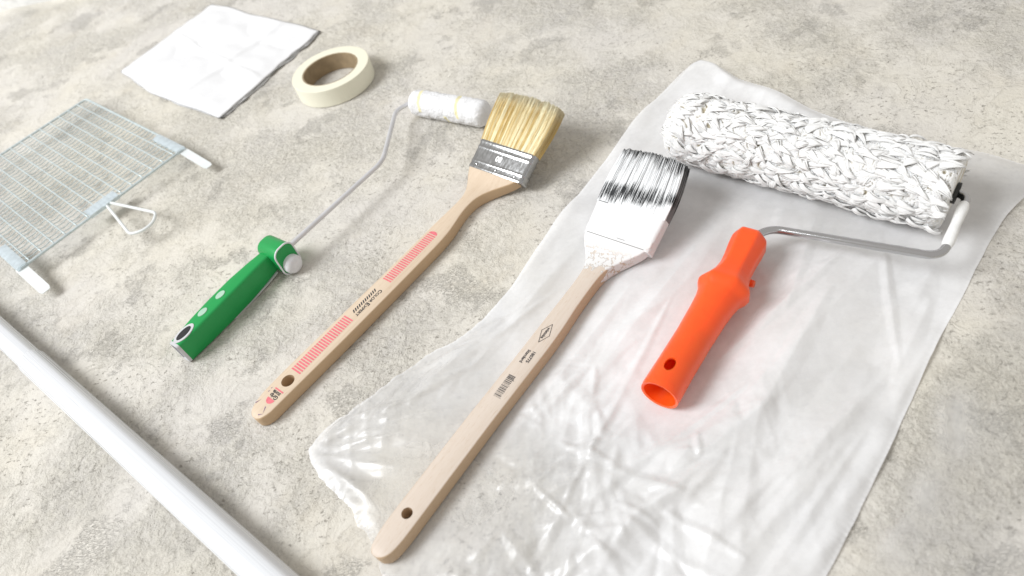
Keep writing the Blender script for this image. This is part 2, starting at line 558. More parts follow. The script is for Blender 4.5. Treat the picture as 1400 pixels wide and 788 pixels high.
# ------------------------------------------------------------------ white pole
def build_pole():
    r = .0132
    p0, p1, pj = at(0, 454, .0125), at(367, 788, .0125), at(38, 500, .0125)
    d = p1 - p0; d[2] = 0; d /= np.linalg.norm(d)
    s = (pj - p0) @ d
    J = p0 + d * s; J[2] = 0
    root = thing('telescopic_pole', 'long white telescopic paint pole lying on the floor', 'pole', J, math.atan2(d[1], d[0]))
    d = np.array([1.0, 0, 0])
    pm = NT('white_pole_lacquer')
    an = 0.0
    st = pm.noise(1.0, 4, .6, vec=pm.mapping(scale=(3, 420, 420), rot=(0, 0, an)))
    sc = pm.ramp(pm.noise(1.0, 2, .5, vec=pm.mapping(scale=(14, 900, 900), rot=(0, 0, an))), .66, .74)
    c = pm.mix(pm.ramp(st, .35, .7), (.66, .675, .70), (.725, .74, .76))
    c = pm.mix(pm.math('MULTIPLY', sc, .35), c, (.45, .46, .48))
    pm.set(Base_Color=c, Roughness=pm.ramp(st, .3, .7, .22, .38))
    pm.bump(st, .0002, .4)
    mat = pm.m
    wob = lambda a: 1 + .020 * math.cos(6 * a + .4) + .006 * math.cos(12 * a)
    up = np.array([0, 0, 1.0])
    tube('outer_tube', [up * r * 1.012 + d * t for t in (0, .001, .3, .62)], lambda s: r * (1 if s > 0 else .96), mat, root, 60, wob=wob)
    tube('inner_tube', [up * (r * 1.012 + .0002) + d * t for t in (-.5, -.2, .01)], r - .0014, mat, root, 60, wob=wob)
build_pole()

# ------------------------------------------------------------------ flat brush (shared builder)
def brush_geometry(root, prof, wood_mat, ue, el, zf, wL, wR, hole, T=.014):
    """prof: list of (u, wl, wr); handle lies flat, its shoulder turns up into the ferrule"""
    P = np.array(prof)
    us = np.concatenate([np.array([0, .0006, .002, .0045, .008]) + P[0, 0], np.linspace(P[0, 0] + .012, P[-1, 0], 80)])
    wl = np.interp(us, P[:, 0], P[:, 1]); wr = np.interp(us, P[:, 0], P[:, 2])
    # smooth the interpolation
    k = np.array([1, 2, 3, 2, 1.]) / 9
    for _ in range(2):
        wl[9:-2] = np.convolve(wl, k, 'same')[9:-2]; wr[9:-2] = np.convolve(wr, k, 'same')[9:-2]
    u0 = ue - .028
    sl = math.tan(el)
    rings = []
    for u, a, b in zip(us, wl, wr):
        rise = 0 if u < u0 else .5 * sl / (ue - u0) * (u - u0) ** 2
        th = 0 if u < u0 else el * (u - u0) / (ue - u0)
        tip = min(1.0, (u - P[0, 0]) / .0035)
        e = .0012 * (1 - tip) 
        ring = []
        for w_, z_ in rrect(a, b, e, T - e, .0017, 3):
            zz = z_ - T
            ring.append((u - math.sin(th) * zz, w_, T + rise + math.cos(th) * zz))
        rings.append(ring)
    V, F = rings_mesh(rings)
    # w axis is -Y of the local frame
    V = [(v[0], -v[1], v[2]) for v in V]
    h = fix_normals(obj('handle', V, F, wood_mat, root, 40))
    V, F = tube_mesh([(hole[0], -hole[1], -.01), (hole[0], -hole[1], .03)], hole[2], 28)
    cut = fix_normals(obj('cutter', V, F))
    cut.parent = root
    bpy.context.view_layer.update()
    boolean_cut(h, cut)
    return h

class Head:
    def __init__(s, ue, z, el, wc):
        s.o = np.array([ue, -wc, z]); s.a = np.array([math.cos(el), 0, math.sin(el)])
        s.n = np.array([-math.sin(el), 0, math.cos(el)]); s.w = np.array([0, -1.0, 0])
    def p(s, l, w, n): return s.o + s.a * l + s.w * w + s.n * n

def ferrule(root, hd, L, half, half_tip, th, th_tip, ridges, material):
    rings = []
    ls = np.linspace(0, L, 70)
    for l in ls:
        s = l / L
        hw = half + (half_tip - half) * s; t = th + (th_tip - th) * s
        add = sum(A * math.exp(-((l - c) / wd) ** 2) for c, wd, A in ridges)
        ring = [hd.p(l, w_, n_) for w_, n_ in rrect(-hw - add, hw + add, -t - add, t + add, .0035, 4)]
        rings.append(ring)
    inner = [hd.p(L - .0002, w_, n_) for w_, n_ in rrect(-half_tip + .0006, half_tip - .0006, -th_tip + .0006, th_tip - .0006, .003, 4)]
    deep = [hd.p(L - .006, w_, n_) for w_, n_ in rrect(-half_tip + .0006, half_tip - .0006, -th_tip + .0006, th_tip - .0006, .003, 4)]
    V, F = rings_mesh(rings + [inner, deep], True, True)
    return fix_normals(obj('ferrule', V, F, material, root, 50))

def bristles(root, hd, l0, L, half0, half1, th0, th1, count, colour_fn, material, rad=.00028, core_mat=None, messy=1.0, tipcurve=.0, seed=1, segs=6):
    r = np.random.default_rng(seed)
    V, F, att = [], [], []
    a1 = []
    K = segs
    for i in range(count):
        q = r.uniform(-1, 1); e = r.uniform(-1, 1)
        if r.random() < .62:   # favour the outer skin
            if r.random() < .78: e = math.copysign(1 - abs(r.normal(0, .06)), e)
            else: q = math.copysign(1 - abs(r.normal(0, .02)), q)
        clump = pn(q * 9.0, e * 1.2 + seed, seed)
        ln = L * (1 - .035 * abs(r.normal()) * messy - .05 * q * q + .03 * clump - tipcurve * e)
        dq = r.normal(0, .018) * messy + .03 * clump
        de = r.normal(0, .10) * messy + .20 * clump
        sh = r.random(); rr = rad * r.uniform(.75, 1.3)
        bow = r.normal(0, .0006)
        base = len(V)
        for k in range(K):
            s = k / (K - 1)
            hw = half0 + (half1 - half0) * s; t = th0 + (th1 - th0) * (s ** 1.3)
            bulge = math.sin(math.pi * s) * .05
            c = hd.p(l0 + ln * s, (q + dq * s) * hw * (1 + bulge * .6) + bow * math.sin(3 * s), (e + de * s * s) * t * (1 + bulge))
            rk = rr * (1 - .55 * s)
            for j in range(3):
                an = 2.094 * j + i
                V.append(c + hd.w * (rk * math.cos(an)) + hd.n * (rk * math.sin(an)))
                att.append(s); a1.append(colour_fn(s, q, e, sh))
            if k:
                b0, b1 = base + 3 * (k - 1), base + 3 * k
                for j in range(3):
                    F.append((b1 + j, b1 + (j + 1) % 3, b0 + (j + 1) % 3, b0 + j))
        F.append((base + 3 * K - 1, base + 3 * K - 2, base + 3 * K - 3))
    o = obj('bristles', V, F, material, root, True, {'along': att, 'shade': a1})
    o['kind'] = 'stuff'
    # packed bristle mass inside
    if core_mat:
        rings = []
        for k in range(9):
            s = k / 8 * .93
            hw = (half0 + (half1 - half0) * s) * .955; t = (th0 + (th1 - th0) * s) * .84
            rings.append([hd.p(l0 + L * s, w_, n_) for w_, n_ in rrect(-hw, hw, -t, t, .003, 4)])
        V, F = rings_mesh(rings)
        fix_normals(obj('bristle_core', V, F, core_mat, root, 50))
    return o

def bar_mesh(u0, u1, w0, w1, z, skew=0.0):
    return [(u0, -w0, z), (u1, -w0, z), (u1 + skew, -w1, z), (u0 + skew, -w1, z)], [(0, 3, 2, 1)]

# ------------------------------------------------------------------ unused brush with printed handle
def build_clean_brush():
    az = math.radians(38.523)
    root = thing('angled_brush', 'clean flat brush with pale yellow bristles, bare steel ferrule and pink striped wooden handle', 'paintbrush', (-.2469, .3891, 0), az)
    prof = [(-.0052, -.0035, .0035), (-.0040, -.0062, .0065), (.000, -.0092, .0092), (.006, -.0118, .0110), (.016, -.0136, .0112), (.03, -.0142, .0114), (.055, -.0142, .0120), (.10, -.0132, .0130),
            (.17, -.0118, .0134), (.235, -.0116, .0134), (.256, -.0114, .0116), (.272, -.0108, .0072), (.290, -.0104, .0045), (.300, -.0104, .0050), (.308, -.0128, .0062),
            (.316, -.0178, .0105), (.324, -.0238, .0180), (.330, -.0285, .0265), (.335, -.0312, .0375), (.339, -.0316, .0410), (.345, -.0316, .0410)]
    el = math.radians(28)
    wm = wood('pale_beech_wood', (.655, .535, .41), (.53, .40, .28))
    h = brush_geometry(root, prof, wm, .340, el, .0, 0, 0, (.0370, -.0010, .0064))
    T = .014
    z = T + .00012
    # pink ladder of bars
    for a, b, n in ((.0485, .1165, 25), (.171, .238, 25)):
        for i in range(n):
            u = a + (b - a) * i / (n - 1)
            t = .00085
            w0, w1 = (-.0085, .0040) if a < .1 else (-.0075, .0040)
            V, F = bar_mesh(u - t, u + t, w0, w1, z)
            obj('printed_bar', V, F, M_pink, h, False)
    def disc(u, w, r, a0, a1, n=20, name='printed_mark', m=M_pink, fx=1.0):
        V = [(u + fx * r * math.cos(a0 + (a1 - a0) * k / n), -(w + r * math.sin(a0 + (a1 - a0) * k / n)), z) for k in range(n + 1)]
        o = obj(name, V, [tuple(range(n + 1))], m, h, False)
        if o.data.polygons[0].normal.z < 0: o.data.flip_normals()
    disc(.2400, -.0018, .0056, -math.pi / 2, math.pi / 2, fx=.75)
    disc(.0160, .0004, .0048, math.pi / 2, math.pi * 1.5, fx=1.1)
    V, F = bar_mesh(.0250, .0264, -.0058, .0058, z); obj('printed_bar', V, F, M_pink, h, False)
    text('lettering', 'Grip', .0056, (.0188, -.0004, z), (0, 1, 0), (-1, 0, 0), M_ink, h)
    text('lettering', 'zone', .0050, (.0226, .0002, z), (0, 1, 0), (-1, 0, 0), M_ink, h)
    text('lettering', 'C', .0056, (.1585, -.0022, z), (-1, 0, 0), (0, -1, 0), M_ink, h, 'LEFT')
    text('lettering', 'OLOR', .0047, (.1545, -.0020, z), (-1, 0, 0), (0, -1, 0), M_ink, h, 'LEFT')
    text('lettering', 'E', .0068, (.1405, -.0022, z), (-1, 0, 0), (0, -1, 0), M_ink, h, 'LEFT')
    text('lettering', 'XPERT', .0047, (.1365, -.0020, z), (-1, 0, 0), (0, -1, 0), M_ink, h, 'LEFT')
    for i in range(12):
        u = .1265 + .0027 * i
        V, F = bar_mesh(u - .0007, u + .0007, -.0056, -.0018, z, -.0020); obj('printed_bar', V, F, M_ink, h, False)
    # worn violet marks at the handle tip
    for (u, w, L, an) in ((.0045, .0040, .0075, 2.6), (.0000, .0045, .0050, .9), (.0080, -.0090, .0060, .4), (.0205, -.0085, .0022, .2), (.0240, -.0088, .0018, .5)):
        dx, dy = math.cos(an) * L / 2, math.sin(an) * L / 2
        nx, ny = -math.sin(an) * .0006, math.cos(an) * .0006
        V = [(u - dx + nx, -(w - dy + ny), z), (u + dx, -(w + dy), z), (u - dx - nx, -(w - dy - ny), z)]
        o = obj('printed_mark', V, [(0, 1, 2)], M_purple, h, False)
        if o.data.polygons[0].normal.z < 0: o.data.flip_normals()
    # ferrule
    wc = (.0428 - .0317) / 2
    tilt = (.0075)
    hd = Head(.336 + math.sin(el) * tilt, .0205 - math.cos(el) * tilt, el, wc)
    steel = NT('bright_tinned_steel')
    sc = steel.noise(1.0, 3, .6, vec=steel.mapping(scale=(60, 400, 200)))
    steel.set(Base_Color=steel.mix(sc, (.36, .365, .37), (.50, .505, .51)), Metallic=1.0, Roughness=steel.ramp(sc, .3, .7, .14, .26))
    steel.bump(steel.noise(90, 2, .5), .0004, .4)
    f = ferrule(root, hd, .0335, .0372, .0375, .0075, .0070, [(.0018, .0010, .0002), (.0085, .0010, .0003), (.0250, .0012, .0004), (.0315, .0014, .0005)], steel.m)
    text('stamped_number', '80', .0085, hd.p(.0175, -.002, .00745 + .0001), -hd.w, -hd.a, plain('stamp_scratch', (.93, .93, .92), .4, .2), f)
    for w_ in (-.027, .000, .026):
        V, F = [], []
        rings = []
        for k in range(5):
            a = k / 4 * math.pi / 2
            rr, hh = .0019 * math.cos(a) + .0001, .0009 * math.sin(a)
            rings.append([hd.p(.0050 + rr * math.cos(b), w_ + rr * math.sin(b), .0075 + hh) for b in [2 * math.pi * j / 14 for j in range(14)]])
        V, F = rings_mesh(rings); fix_normals(obj('rivet', V, F, steel.m, f))
    bm_ = NT('natural_bristle')
    s, a_ = bm_.attr('shade'), bm_.attr('along')
    c = bm_.mix(bm_.ramp(s, 0, 1), (.66, .47, .17), (.95, .88, .62))
    c = bm_.mix(bm_.ramp(a_, .72, 1, 0, .6), c, (.95, .90, .70))
    bm_.set(Base_Color=c, Roughness=.45, Specular_IOR_Level=.4)
    core = plain('bristle_mass', (.66, .49, .20), .8, 0, .2, 300)
    cf = lambda s_, q, e, sh: min(1, max(0, .22 + .5 * sh + .85 * pn(q * 15.0, 3.3, 5) - (.35 if q > .93 else 0) - (.2 if e < 0 else 0)))
    bristles(root, hd, .0330, .0600, .0368, .0400, .0066, .0072, 4600, cf, bm_.m, .00031, core, .75, seed=4)
build_clean_brush()

# ------------------------------------------------------------------ used brush with white paint
FILM_Z = .0022
def build_painted_brush():
    az = math.radians(40.692)
    root = thing('angled_brush', 'used flat brush with black bristles and ferrule caked in white paint on plastic film', 'paintbrush', (-.1501, .2255, FILM_Z), az)
    prof = [(-.0028, -.0075, -.0010), (-.0018, -.0092, .0018), (.0015, -.0112, .0046), (.006, -.0124, .0066), (.016, -.0138, .0078), (.03, -.0142, .0080), (.07, -.0138, .0080), (.125, -.0134, .0082),
            (.18, -.0120, .0092), (.21, -.0116, .0098), (.235, -.0114, .0092), (.255, -.0108, .0076), (.280, -.0106, .0072), (.298, -.0112, .0074), (.306, -.0138, .0088),
            (.314, -.0190, .0130), (.321, -.0255, .0200), (.327, -.0310, .0275), (.332, -.0326, .0345), (.336, -.0326, .0360), (.342, -.0326, .0360)]
    el = math.radians(26)
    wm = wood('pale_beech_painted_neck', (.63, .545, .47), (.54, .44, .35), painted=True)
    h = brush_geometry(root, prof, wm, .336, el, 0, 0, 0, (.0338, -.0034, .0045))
    z = .014 + .00012
    dia = [(.2300, -.0014), (.2208, -.0066), (.2088, -.0019), (.2183, .0030)]
    for i in range(4):
        p, q = np.array(dia[i]), np.array(dia[(i + 1) % 4])
        d = (q - p) / np.linalg.norm(q - p); n = np.array([-d[1], d[0]]) * .00026
        p = p - d * .0002; q = q + d * .0002
        V = [(*(v * [1, -1]), z) for v in (p + n, q + n, q - n, p - n)]
        o = obj('printed_frame', V, [(0, 1, 2, 3)], M_ink, h, False)
        if o.data.polygons[0].normal.z < 0: o.data.flip_normals()
    text('lettering', 'wistoba', .0040, (.2195, .0018, z), (-1, 0, 0), (0, -1, 0), M_ink, h)
    text('lettering', '180775', .0042, (.1930, -.0007, z), (-1, 0, 0), (0, -1, 0), M_ink, h)
    text('lettering', 'Standard', .0040, (.1915, .0042, z), (-1, 0, 0), (0, -1, 0), M_ink, h)
    r = random.Random(3); u = .1475; k = 0
    while u < .1705:
        t = r.choice((.00025, .00025, .0005, .00075))
        V, F = bar_mesh(u, u + t, -.0058, .0008 if k % 6 else .0017, z); obj('barcode_bar', V, F, M_ink, h, False)
        u += t + r.choice((.0003, .0004, .0008)); k += 1
    wc = (.0359 - .0326) / 2
    tilt = .0075
    hd = Head(.3335 + math.sin(el) * tilt, .0190 - math.cos(el) * tilt, el, wc)
    paint = NT('dried_white_paint')
    p1 = paint.noise(45, 4, .6); p2 = paint.noise(600, 3, .6)
    worn = paint.ramp(paint.noise(1.0, 5, .7, vec=paint.mapping(scale=(90, 45, 60))), .62, .70)
    paint.set(Base_Color=paint.mix(paint.math('MULTIPLY', worn, .45), paint.mix(p1, (.67, .67, .675), (.74, .74, .74)), (.52, .53, .54)), Roughness=paint.ramp(p1, .3, .7, .42, .6))
    paint.bump(paint.math('ADD', p1, paint.math('MULTIPLY', p2, .25)), .0014, .6)
    f = ferrule(root, hd, .0340, .0345, .0362, .0078, .0072, [(.0008, .0008, .0002)], paint.m)
    # open seam at the foot of the ferrule
    V, F = box_mesh(hd.p(.0012, -.001, .00805), hd.w * .0300, hd.a * .00022, hd.n * .0002); obj('seam', V, F, M_ink, f, False)
    V, F = box_mesh(hd.p(.0040, .004, .0080), hd.w * .0042, hd.a * .00030, hd.n * .0002); obj('seam', V, F, plain('grey_scratch', (.25, .25, .26), .5), f, False)
    V, F = box_mesh(hd.p(.0335, -.0285, .0074), hd.w * .0050, hd.a * .00025, hd.n * .0002); obj('seam', V, F, M_ink, f, False)
    bm_ = NT('painted_black_bristle')
    s = bm_.attr('shade')
    c = bm_.mix(s, (.016, .018, .020), (.90, .91, .92))
    bm_.set(Base_Color=c, Roughness=.75, Specular_IOR_Level=.2)
    def cf(s_, q, e, sh):
        n = pn(q * 26.0, s_ * 1.5 + .3, 9)
        n2 = pn(q * 3.0, 2.7, 11)
        j = .25 * (sh - .5) + .10 * n
        lo = .03 + .10 * (q + 1) + .05 * n2          # paint running out of the ferrule
        hi = lo + .30 - .10 * (q + 1) * .5                     # upper limit of the black band
        x = s_ + j * .5
        if x < lo: v = 1
        elif x < hi: v = .04 + .85 * (sh > .74)
        elif s_ < .90 + .08 * n + .05 * n2 - .07 * (q > .1): v = 1.0 - .8 * (sh < .13)
        else: v = .9 if sh > .55 else .03
        if q > .9 and e < .7: v *= .25
        return max(0, min(1, v))
    core = plain('painted_bristle_mass', (.78, .78, .79), .7, 0, .3, 300)
    bristles(root, hd, .0330, .0600, .0355, .0315, .0070, .0072, 5200, cf, bm_.m, .00038, core, .7, .02, seed=12, segs=13)
build_painted_brush()

# ------------------------------------------------------------------ green mini roller
def build_mini_roller():
    az = math.radians(41.632)
    O = np.array([-.3254, .4876, 0])
    root = thing('mini_roller', 'mini paint roller with green handle and fluffy white sleeve', 'paint roller', O, az)
    ca, sa = math.cos(az), math.sin(az)
    def loc(P):  # world -> local
        d = np.array(P) - O; return np.array([d[0] * ca + d[1] * sa, -d[0] * sa + d[1] * ca, d[2]])
    green = NT('green_plastic')
    green.set(Base_Color=green.mix(green.noise(80, 3, .5), (.005, .285, .062), (.007, .315, .073)), Roughness=.38, Specular_IOR_Level=.5)
    green.bump(green.noise(900, 2, .5), .0001, .4)
    green = green.m
    grey = plain('pale_grey_plastic', (.62, .62, .64), .45)
    # stations: u, wmin, wmax, zmin, zmax
    st = [(.000, -.0125, .0015, .0008, .0265), (.012, -.0140, .0020, .0006, .0270), (.03, -.0160, .0022, .0006, .0278), (.055, -.0178, .0018, .0006, .0284),
          (.085, -.0185, .0008, .0012, .0288), (.110, -.0172, -.0005, .0030, .0288), (.130, -.0150, -.0010, .0060, .0286)]
    S = np.array(st)
    def section(u):
        v = [np.interp(u, S[:, 0], S[:, k]) for k in range(1, 5)]
        return [(u, -w_, z_) for w_, z_ in rrect(v[0], v[1], v[2], v[3], .0030, 4)]
    rings = [section(u) for u in np.linspace(.003, .132, 42)]
    V, F = rings_mesh(rings, False, True)
    h = fix_normals(obj('handle', V, F, green, root, 40))
    # grey end cap, hollow
    rings = [section(u) for u in np.linspace(.0, .0031, 4)]
    def inset(u, d):
        v = [np.interp(u, S[:, 0], S[:, k]) for k in range(1, 5)]
        return [(u, -w_, z_) for w_, z_ in rrect(v[0] + d, v[1] - d, v[2] + d, v[3] - d, .002, 4)]
    rings = [inset(.060, .0024), inset(.002, .0018), inset(.0, .0016)] + rings
    V, F = rings_mesh(rings, True, False)
    cap = fix_normals(obj('end_cap', V, F, grey, root, 40))
    # raised tongue of the cap running up the top face with the hanging hole
    def oval(cx, cw, lu, lw, z, n=24): return [(cx + lu * math.cos(2 * math.pi * k / n), -(cw + lw * math.sin(2 * math.pi * k / n)), z(cx + lu * math.cos(2 * math.pi * k / n))) for k in range(n)]
    ztop = lambda u: np.interp(u, S[:, 0], S[:, 4])
    V, F = rings_mesh([oval(.0150, -.0058, .0125, .0066, lambda u: ztop(max(u, 0)) - .002), oval(.0150, -.0058, .0125, .0066, lambda u: ztop(max(u, 0)) + .0005)])
    tongue = fix_normals(obj('hanger_tongue', V, F, grey, cap, 40))
    V, F = rings_mesh([oval(.0150, -.0058, .0090, .0042, lambda u: ztop(max(u, 0)) - .001), oval(.0150, -.0058, .0090, .0042, lambda u: ztop(max(u, 0)) + .0008)])
    fix_normals(obj('hanging_hole', V, F, plain('dark_opening', (.02, .02, .022), .8), cap, 40))
    for u in (.042, .066):
        V, F = rings_mesh([oval(u, -.0085, .0060, .0040, lambda u: ztop(u) - .001), oval(u, -.0085, .0056, .0037, lambda u: ztop(u) + .0006)])
        fix_normals(obj('grip_dot', V, F, plain('pale_green_dot', (.40, .60, .47), .5), h, 40))
    # grey trim under the handle
    rings = [[(u, -w_, np.interp(u, S[:, 0], S[:, 3]) + dz) for w_, dz in ((-.012, -.0005), (-.012, .0006), (.0005, .0006), (.0005, -.0005))] for u in np.linspace(.06, .125, 12)]
    V, F = rings_mesh(rings); fix_normals(obj('underside_trim', V, F, grey, h, 40))
    # hub: rounded block across the handle
    def stad(w, g=0.0, n=10):
        out = []
        u0, u1, z0, z1, r = .1265 - g, .1505 + g, .0010 + max(0, -g), .0365 + g, .0095
        for cx, cz, a0 in ((u1 - r, z1 - r, 0), (u0 + r, z1 - r, 90), (u0 + r, z0 + r, 180), (u1 - r, z0 + r, 270)):
            for k in range(n + 1):
                a = math.radians(a0 + 90 * k / n); out.append((cx + r * math.cos(a), -w, cz + r * math.sin(a)))
        return out
    V, F = rings_mesh([stad(-.0195, -.003), stad(-.0185, -.0008), stad(-.017), stad(.0125)])
    hub = fix_normals(obj('hub', V, F, green, root, 40))
    lg = plain('white_grey_plastic', (.74, .74, .77), .4)
    tube('hub_rim', [np.array(p) for p in stad(.0125, .0002)], .0009, lg, hub, 8, closed=True)
    cu, cz = .1385, .0118
    prof = [(.0120, .0104), (.0165, .0104), (.0192, .0092), (.0208, .0065), (.0215, .001)]
    V, F = rings_mesh([[(cu + r * math.cos(a), -w, cz + r * math.sin(a)) for a in [2 * math.pi * k / 36 for k in range(36)]] for w, r in prof])
    fix_normals(obj('hub_plug', V, F, lg, hub, 50))
    # wire
    wire = plain('grey_white_coated_wire', (.66, .66, .68), .3, .35, .04)
    ws = [at(396, 343, .026), at(523, 221, .028), at(541, 152, .021), at(560, 141, .0175)]
    ws.insert(0, ws[0] + (ws[0] - ws[1]) * .06)
    a0, a1 = at(563, 139, .0175), at(672, 158, .0170)
    ad = (a1 - a0) / np.linalg.norm(a1 - a0)
    ws.append(a0 + ad * .06)
    wl = [loc(p) for p in ws]; wl[0] = np.array([.136, -.0090, .0268]); wl[1] = np.array([.150, -.0096, .0270])
    tube('wire', fillet(wl, [.001, .013, .010, .004], 8), .0027, wire, root, 12)
    # sleeve: soft body with short nap
    L = .117
    nv = np.cross(ad, [0, 0, 1]); nv /= np.linalg.norm(nv)
    nv2 = np.cross(ad, nv)
    base = a0.copy(); base[2] = .0172; ad = np.array([ad[0], ad[1], 0]); ad /= np.linalg.norm(ad)
    r = np.random.default_rng(5)
    ns, na = 150, 90
    rings = []
    for i in range(ns):
        s = i / (ns - 1)
        e = min(s, 1 - s) * L
        ro = .0148 * math.sqrt(max(.02, 1 - max(0, 1 - e / .011) ** 2))
        ring = []
        for k in range(na):
            an = 2 * math.pi * k / na
            rr = ro * 1.08 * (1 + .05 * pn(s * 14., an * 2.2, 2) + .05 * pn(s * 70., an * 9, 3) + .03 * pn(s * 150., an * 19, 4))
            ring.append(loc(base + ad * s * L + nv * rr * math.cos(an) + np.array([0, 0, rr * math.sin(an)])))
        rings.append(ring)
    m = NT('white_roller_nap')
    m.bump(m.noise(900, 3, .6), .0006, .6)
    st_ = m.attr('stripe')
    m.set(Base_Color=m.mix(st_, (.76, .76, .77), (.80, .70, .22)), Roughness=.95)
    def stripe(s, an):
        ph = (s * 2.05 + an / (2 * math.pi) * .35 + .06) % 1.0
        v = .6 if abs(ph - .5) < .035 else 0.0
        return v + (.9 if abs(s - .90) < .035 and abs(((an - 3.6) % 6.283) - .25) < .28 else 0)
    V, F = rings_mesh(rings)
    att = [stripe(i / (ns - 1), 2 * math.pi * k / na) for i in range(ns) for k in range(na)]
    sl = fix_normals(obj('sleeve', V, F, m.m, root, True, {'stripe': att}))
build_mini_roller()

# ------------------------------------------------------------------ large roller with orange handle
ROL0, ROL1 = np.array([.2084, .5592, 0]), np.array([.3712, .3583, 0])
def build_large_roller():
    az = math.radians(42.153)
    O = np.array([.0807, .2765, FILM_Z])
    root = thing('large_roller', 'large paint roller with orange handle and shaggy sleeve soaked in white paint', 'paint roller', O, az)
    ca, sa = math.cos(az), math.sin(az)
    def loc(P):
        d = np.array(P) - O; return np.array([d[0] * ca + d[1] * sa, -d[0] * sa + d[1] * ca, d[2]])
    m = NT('orange_plastic')
    n = m.noise(40, 3, .5)
    m.set(Base_Color=m.mix(n, (.91, .085, .006), (.94, .105, .008)), Roughness=.36, Specular_IOR_Level=.45,
          Subsurface_Weight=.5, Subsurface_Radius=(.010, .0025, .0006), Subsurface_Scale=1.0, Coat_Weight=.25, Coat_Roughness=.25)
    m.bump(m.noise(700, 2, .5), .00012, .4)
    orange = m.m
    # u, half width, half height, octagon amount, centre w, centre z
    st = [(.000, .0153, .0153, 0, .0005, .0160), (.004, .0157, .0157, 0, .0005, .0164), (.030, .0152, .0152, 0, .0010, .0166), (.060, .0152, .0150, 0, .0018, .0172), (.085, .0160, .0156, .1, .0026, .0185),
          (.096, .0168, .0162, .2, .0032, .0194), (.104, .0182, .0172, .45, .0034, .0198), (.1095, .0212, .0186, .8, .0036, .0201), (.1125, .0216, .0188, 1, .0038, .0203), (.1150, .0208, .0184, 1, .0040, .0205),
          (.121, .0172, .0164, 1, .0042, .0208), (.128, .0146, .0150, 1, .0044, .0211), (.136, .0134, .0144, 1, .0044, .0213), (.146, .0136, .0146, 1, .0040, .0216), (.158, .0146, .0152, 1, .0034, .0219), (.1675, .0149, .0153, 1, .0030, .0221), (.1715, .0140, .0146, 1, .0028, .0222), (.1735, .0118, .0124, .9, .0028, .0222)]
    S = np.array(st)
    N = 64
    def sec(u, inset=0.0, r0=None):
        hw, hh, oc, cw, cz = [np.interp(u, S[:, 0], S[:, k]) for k in range(1, 6)]
        out = []
        for k in range(N):
            a = 2 * math.pi * k / N
            # rounded octagon-ish: max of rotated faces (p-norm)
            c, s = math.cos(a), math.sin(a)
            faces = [abs(c), abs(s), abs(.80 * c + .60 * s) * 1.00, abs(.80 * c - .60 * s) * 1.00]
            oct_r = 1.0 / (sum(f ** 36 for f in faces) ** (1 / 36))
            rr = (1 - oc) + oc * oct_r * 1.02
            out.append((u, -(cw + (hw - inset) * rr * c), max(.0004, cz + (hh - inset) * rr * s)))
        return out
    rings = [sec(.060, .0030), sec(.004, .0022), sec(.0005, .0020)] + [sec(u) for u in np.concatenate([[0, .001, .002], np.linspace(.004, .1735, 90)])]
    V, F = rings_mesh(rings)
    h = fix_normals(obj('handle', V, F, orange, root, 28))
    # oval hanging hole through the top
    cw = .0008
    ov = lambda z: [(.0205 + .0062 * math.cos(a), -(cw - .0005 + .0042 * math.sin(a)), z) for a in [2 * math.pi * k / 28 for k in range(28)]]
    V, F = rings_mesh([ov(.020), ov(.045)])
    cut = fix_normals(obj('cutter', V, F)); cut.parent = root
    boolean_cut(h, cut)
    # small thumb lug behind the neck
    V, F = tube_mesh([(.137, -.012, .008), (.137, -.0205, .009)], lambda s: .0045 - .0015 * s, 14)
    fix_normals(obj('lug', V, F, orange, h, 50))
    # chromed wire frame
    chrome = NT('chromed_steel')
    chrome.set(Base_Color=(.50, .50, .51), Metallic=1.0, Roughness=.14)
    chrome.bump(chrome.noise(120, 3, .5), .0002, .25)
    ax = (ROL1 - ROL0); ax /= np.linalg.norm(ax)
    zc = .0375
    endp = ROL1 + ax * .010
    w0 = O + np.array([ca * .160 + sa * .0028, sa * .160 - ca * .0028, 0]); w0[2] = .0225 + FILM_Z
    w1 = at(1046, 311.5, .024)
    w2 = at(1288, 352, zc - .001)
    w3 = np.array([endp[0], endp[1], zc])
    pts = [w0, w1, w2, w3, ROL1 - ax * .03 + np.array([0, 0, zc])]
    tube('wire_frame', fillet([loc(p) for p in pts], [.018, .013, .008], 10), .0034, chrome.m, root, 20)
    paint = plain('white_paint_on_wire', (.84, .84, .83), .45, 0, .03, 90, .0006, 160)
    pa, pb = w2 + (w3 - w2) * .16, w2 + (w3 - w2) * .86
    V, F = tube_mesh([loc(pa + (pb - pa) * k / 14) for k in range(15)], lambda s: .0041 + .0003 * math.sin(9 * s) - .0006 * (s < .03 or s > .97), 18)
    fix_normals(obj('dried_paint', V, F, paint, root, 50))
    # sleeve core + tufts
    Lr = np.linalg.norm(ROL1 - ROL0)
    n1 = np.cross(ax, [0, 0, 1]); n1 /= np.linalg.norm(n1); n2 = np.array([0, 0, 1.0])
    if n1[1] > 0: n1 = -n1     # n1 faces the camera side
    cen = lambda s: ROL0 + ax * (s * Lr) + np.array([0, 0, zc])
    ns, na = 420, 330
    def rad_at(s):
        e0 = s * Lr; e1 = (1 - s) * Lr
        return .0308 * math.sqrt(max(.02, 1 - max(0, 1 - e0 / .018) ** 2 * .75)) * (1.0 + .02 * s) * math.sqrt(1 - max(0, 1 - e1 / .008) ** 2 * .30)
    rings = []
    S_, A_ = np.meshgrid(np.linspace(0, 1, ns), np.linspace(0, 2 * np.pi, na, endpoint=False), indexing='ij')
    px, py = S_ * Lr * 1000, A_ * 32.0                      # millimetres along and round the sleeve
    py = np.where(A_ > np.pi * 1.5, py - 2 * np.pi * 32.0, py)    # seam turned to the underside
